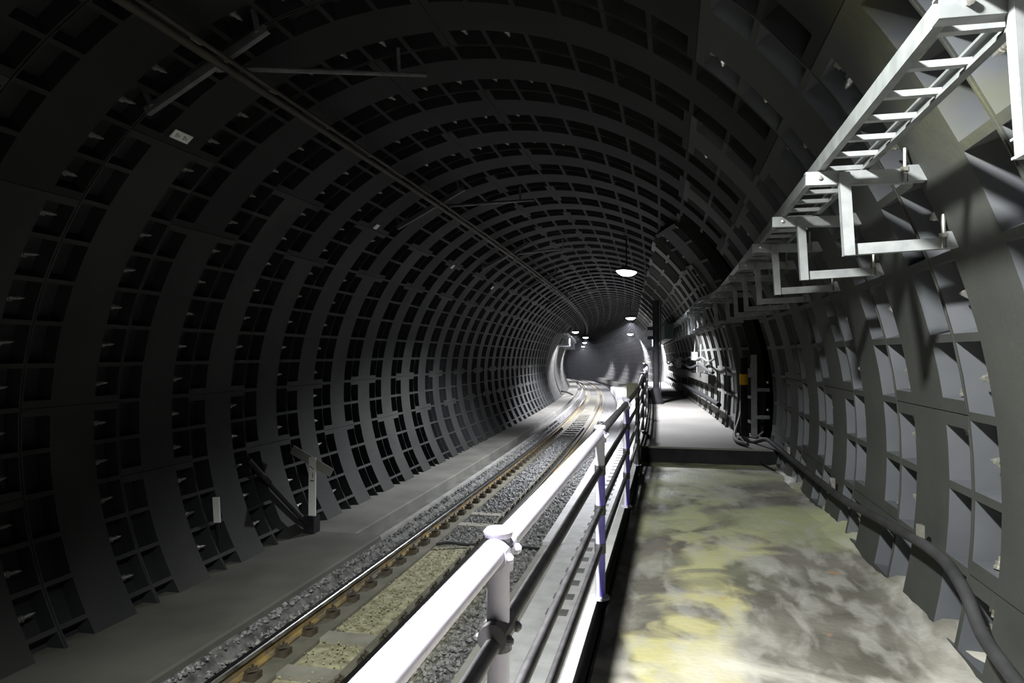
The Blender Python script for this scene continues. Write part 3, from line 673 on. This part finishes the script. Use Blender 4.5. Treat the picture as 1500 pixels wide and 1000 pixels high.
lamp(-0.88, 16.0, 1.9, 'nearest and largest bright lamp hanging over the raised walkway', 2500*LC, 140, 0.5, aim=(-0.09,-0.07,-1))
FC = (0.93,0.92,1.0)
lamp(-1.0, 33.0, 1.8, 'second bright lamp hanging in the tunnel centre', 7500*LC, 142, 0.4, col_=FC)
lamp(-0.55, 50.0, 1.7, 'third and lowest bright lamp in the tunnel centre', 3200*LC, 142, 0.4, col_=FC)
lamp(-4.35, 46.0, 1.7, 'leftmost bright lamp above the far bench', 2600*LC, 136, 0.4, group='far left lamps', col_=FC)
lamp(-3.8, 58.0, 1.75, 'highest lamp of the far group at the bend', 3500*LC, 136, 0.4, group='far left lamps', col_=FC)
lamp(-3.64, 72.0, 1.7, 'middle lamp of the far group at the bend', 3500*LC, 136, 0.4, group='far left lamps', col_=FC)
lamp(-3.0, 88.0, 1.65, 'farthest lamp of the group at the bend', 3500*LC, 136, 0.4, group='far left lamps', col_=FC)

# ------------------------------------------------------------------ far left brackets
for i, y in enumerate((43, 46, 49, 53, 57)):
    e = empty('cable_bracket', W(-5.0, y, 0.75)); e.rotation_euler.z = head(y)
    tag(e, 'pale steel bracket on the far left lining by the bend', 'bracket', 'far left brackets')
    b_ = MB(); chan(b_, (-0.55,0,0.0), (0.25,0,0), 0.09, 0.06, (0,-1,0)); b_.build('lower_arm', 'galv', e)
    b_ = MB(); chan(b_, (0.25,0,-0.04), (0.25,0,0.6), 0.09, 0.06, (0,-1,0)); b_.build('hanger', 'galv', e)
    b_ = MB(); chan(b_, (0.3,0,0.6), (-0.4,0,0.6), 0.09, 0.06, (0,-1,0)); b_.build('upper_arm', 'galv', e)
b_ = MB(); b_.sweep([(-4.85,1.36),(-4.6,1.36),(-4.6,1.44),(-4.85,1.44)], frange(41, 62, 1.0)); o = b_.build('cable_tray', 'galv'); tag(o, 'steel cable tray high on the far left lining', 'cable tray')
b_ = MB(); b_.tube([W(-5.15+0.55*t, 44+3.2*t, -2.2-0.38*t*t**0.5) for t in [i/10 for i in range(11)]], 0.06, 8); o = b_.build('hose', 'rubber', None, True); tag(o, 'black hose lying at the foot of the far left lining', 'hose')

# ------------------------------------------------------------------ overhead pipe and its supports
e = empty('overhead_pipe', W(-3.5, 5, 2.31)); tag(e, 'brown overhead pipe running along the upper left of the crown', 'pipe')
for dx, dz, r in ((0,0,0.035),(0.075,0.03,0.02)):
    b_ = MB(); b_.tube([W(-3.48+dx-0.004*y, y, 2.31+dz-0.004*max(0, y-9)) for y in frange(0, 60, 1.0)], r, 10); child_world(b_.build('pipe', 'beige', None, True), e)
def support(y, label):
    e = empty('overhead_support', W(-3.75, y, 2.45)); e.rotation_euler.z = head(y); tag(e, label, 'support', 'overhead pipe supports')
    p0 = Vector((-0.66,0,-0.36)); p1 = Vector((0.50,0,0.24))
    b_ = MB(); chan(b_, p0, p1, 0.07, 0.05, (0,-1,0)); b_.build('cross_beam', 'dull', e)
    for p, d in ((p0+(p1-p0)*0.06, Vector((-0.10,0.02,0.17))), (p0+(p1-p0)*0.94, Vector((-0.06,0.02,0.2)))):
        b_ = MB(); b_.tube([p, p+d], 0.028, 6); b_.build('foot', 'dull', e)
    b_ = MB(); b_.tube([(0.0,0.05,-0.04),(0.25,0.25,0.02),(1.4,1.35,0.30)], [0.028,0.028,0.022], 8); b_.build('arm', 'dull', e)
    b_ = MB(); b_.tube([(1.2,1.16,0.25),(1.19,1.15,0.5)], 0.02, 8); b_.build('arm_hanger', 'dull', e)
    b_ = MB(); b_.lathe([(0.02,-0.12),(0.045,-0.1),(0.045,-0.02),(0.02,0.0)], 10, Matrix.Translation((0.22,0,-0.02))); b_.build('insulator', 'dull', e)
support(4.98, 'nearest steel overhead support with long arm at the upper left')
support(10.63, 'second overhead support farther along the crown')
for y in (16.28, 21.93, 27.58): support(y, 'distant overhead support along the brown pipe')

# ------------------------------------------------------------------ small plates and markers on the left
def plate(y, angdeg, w_, h_, label, text):
    a = math.radians(angdeg); r = R-0.012
    c = W(AX+r*math.cos(a), y, AZ+r*math.sin(a)); e = empty('number_plate', c); tag(e, label, 'plate', 'number plates on the lining')
    nrm = Vector((-math.cos(a),0,-math.sin(a))); t = Vector((0,1,0)); s_ = nrm.cross(t)
    m4 = Matrix((t, s_, nrm)).transposed().to_4x4()
    e.matrix_local = Matrix.Translation(c) @ Matrix.Rotation(head(y),4,'Z') @ m4
    b_ = MB(); b_.box((0,0,0), (w_,h_,0.012)); b_.build('plate_body', 'sign', e)
    if text:
        b_ = MB()
        for cx in (-0.05, 0.05):
            for q in ((-0.02,0.016,0.03,0.007),(0.005,0.0,0.034,0.007),(-0.012,-0.016,0.028,0.007),(-0.022,0.004,0.007,0.032),(0.018,-0.006,0.007,0.026)):
                b_.box((cx+q[0],q[1],0.0065), (q[2],q[3],0.002))
        b_.build('lettering', 'signgrey', e)
plate(5.57, 130.7, 0.235, 0.095, 'white number plate with grey marks high on the left lining, nearest', True)
plate(10.15, 131.5, 0.12, 0.09, 'second white number plate along the left lining', False)
plate(14.6, 133.5, 0.13, 0.1, 'third white number plate along the left lining', False)
plate(18.8, 135.0, 0.12, 0.1, 'small fourth plate far along the left lining', False)
e = empty('marker_post', (-5.12, 9.1, -2.62)); tag(e, 'white vertical marker board with slanted board behind on the left bench', 'marker')
b_ = MB(); b_.bb(-0.055,0.055,-0.01,0.01,0.24,1.10); b_.build('board', 'sign', e)
b_ = MB(); b_.bb(-0.11,0.06,-0.06,0.12,0,0.25); b_.bb(-0.05,0.05,-0.08,0.14,0.02,0.12); b_.build('base', 'black', e)
b_ = MB(); b_.box((-0.03,0.03,1.04), (0.72,0.02,0.13), Matrix.Rotation(math.radians(27),3,'Y')); b_.build('slanted_board', 'concrete', e)
b_ = MB(); b_.box((-0.005,-0.0115,0.95), (0.09,0.003,0.012), Matrix.Rotation(math.radians(35),3,'Y')); b_.box((0,-0.0115,0.76), (0.06,0.003,0.02)); b_.box((0.01,-0.0115,0.84), (0.012,0.003,0.07)); b_.build('marking', 'signgrey', e)
e = empty('marker_plate', (-5.45, 7.4, -2.08)); tag(e, 'short white marker plate leaning on the dark left lining', 'marker'); e.rotation_euler = (0, math.radians(-4), 0)
b_ = MB(); b_.bb(-0.045,0.045,-0.008,0.008,0,0.31); b_.build('plate_body', 'sign', e)
b_ = MB(); b_.bb(-0.02,0.02,-0.002,0.012,-0.50,0.02); b_.build('stake', 'black', e)
# dark tube standing in for the marker shadow on the lining
b_ = MB(); b_.tube([Vector(p) for p in smoothpath([(-5.64,8.3,-1.45),(-5.58,8.6,-1.75),(-5.46,8.9,-2.1),(-5.32,9.15,-2.42),(-5.26,9.3,-2.55)])], 0.04, 10); o = b_.build('hose', 'rubber', None, True); tag(o, 'thick dark tube standing for the shadow down the lining to the marker foot', 'hose')

# ------------------------------------------------------------------ faint haze in the far tunnel
m = bpy.data.materials.new('tunnel_haze'); m.use_nodes = True
nt = m.node_tree; nt.nodes.clear()
vo = nt.nodes.new('ShaderNodeVolumeScatter'); vo.inputs['Density'].default_value = 0.0007; vo.inputs['Anisotropy'].default_value = 0.35; vo.inputs['Color'].default_value = (0.9,0.93,1,1)
ou = nt.nodes.new('ShaderNodeOutputMaterial'); nt.links.new(vo.outputs[0], ou.inputs['Volume'])
M['haze'] = m
b_ = MB(); b_.sweep([(AX+3.3*math.cos(a), AZ+3.3*math.sin(a)) for a in [-2*PI*i/20 for i in range(20)]], frange(24, 130, 2.0))
o = b_.build('tunnel_haze', 'haze'); tag(o, 'faint grey haze hanging in the far tunnel around the lamps', 'haze', kind='stuff')
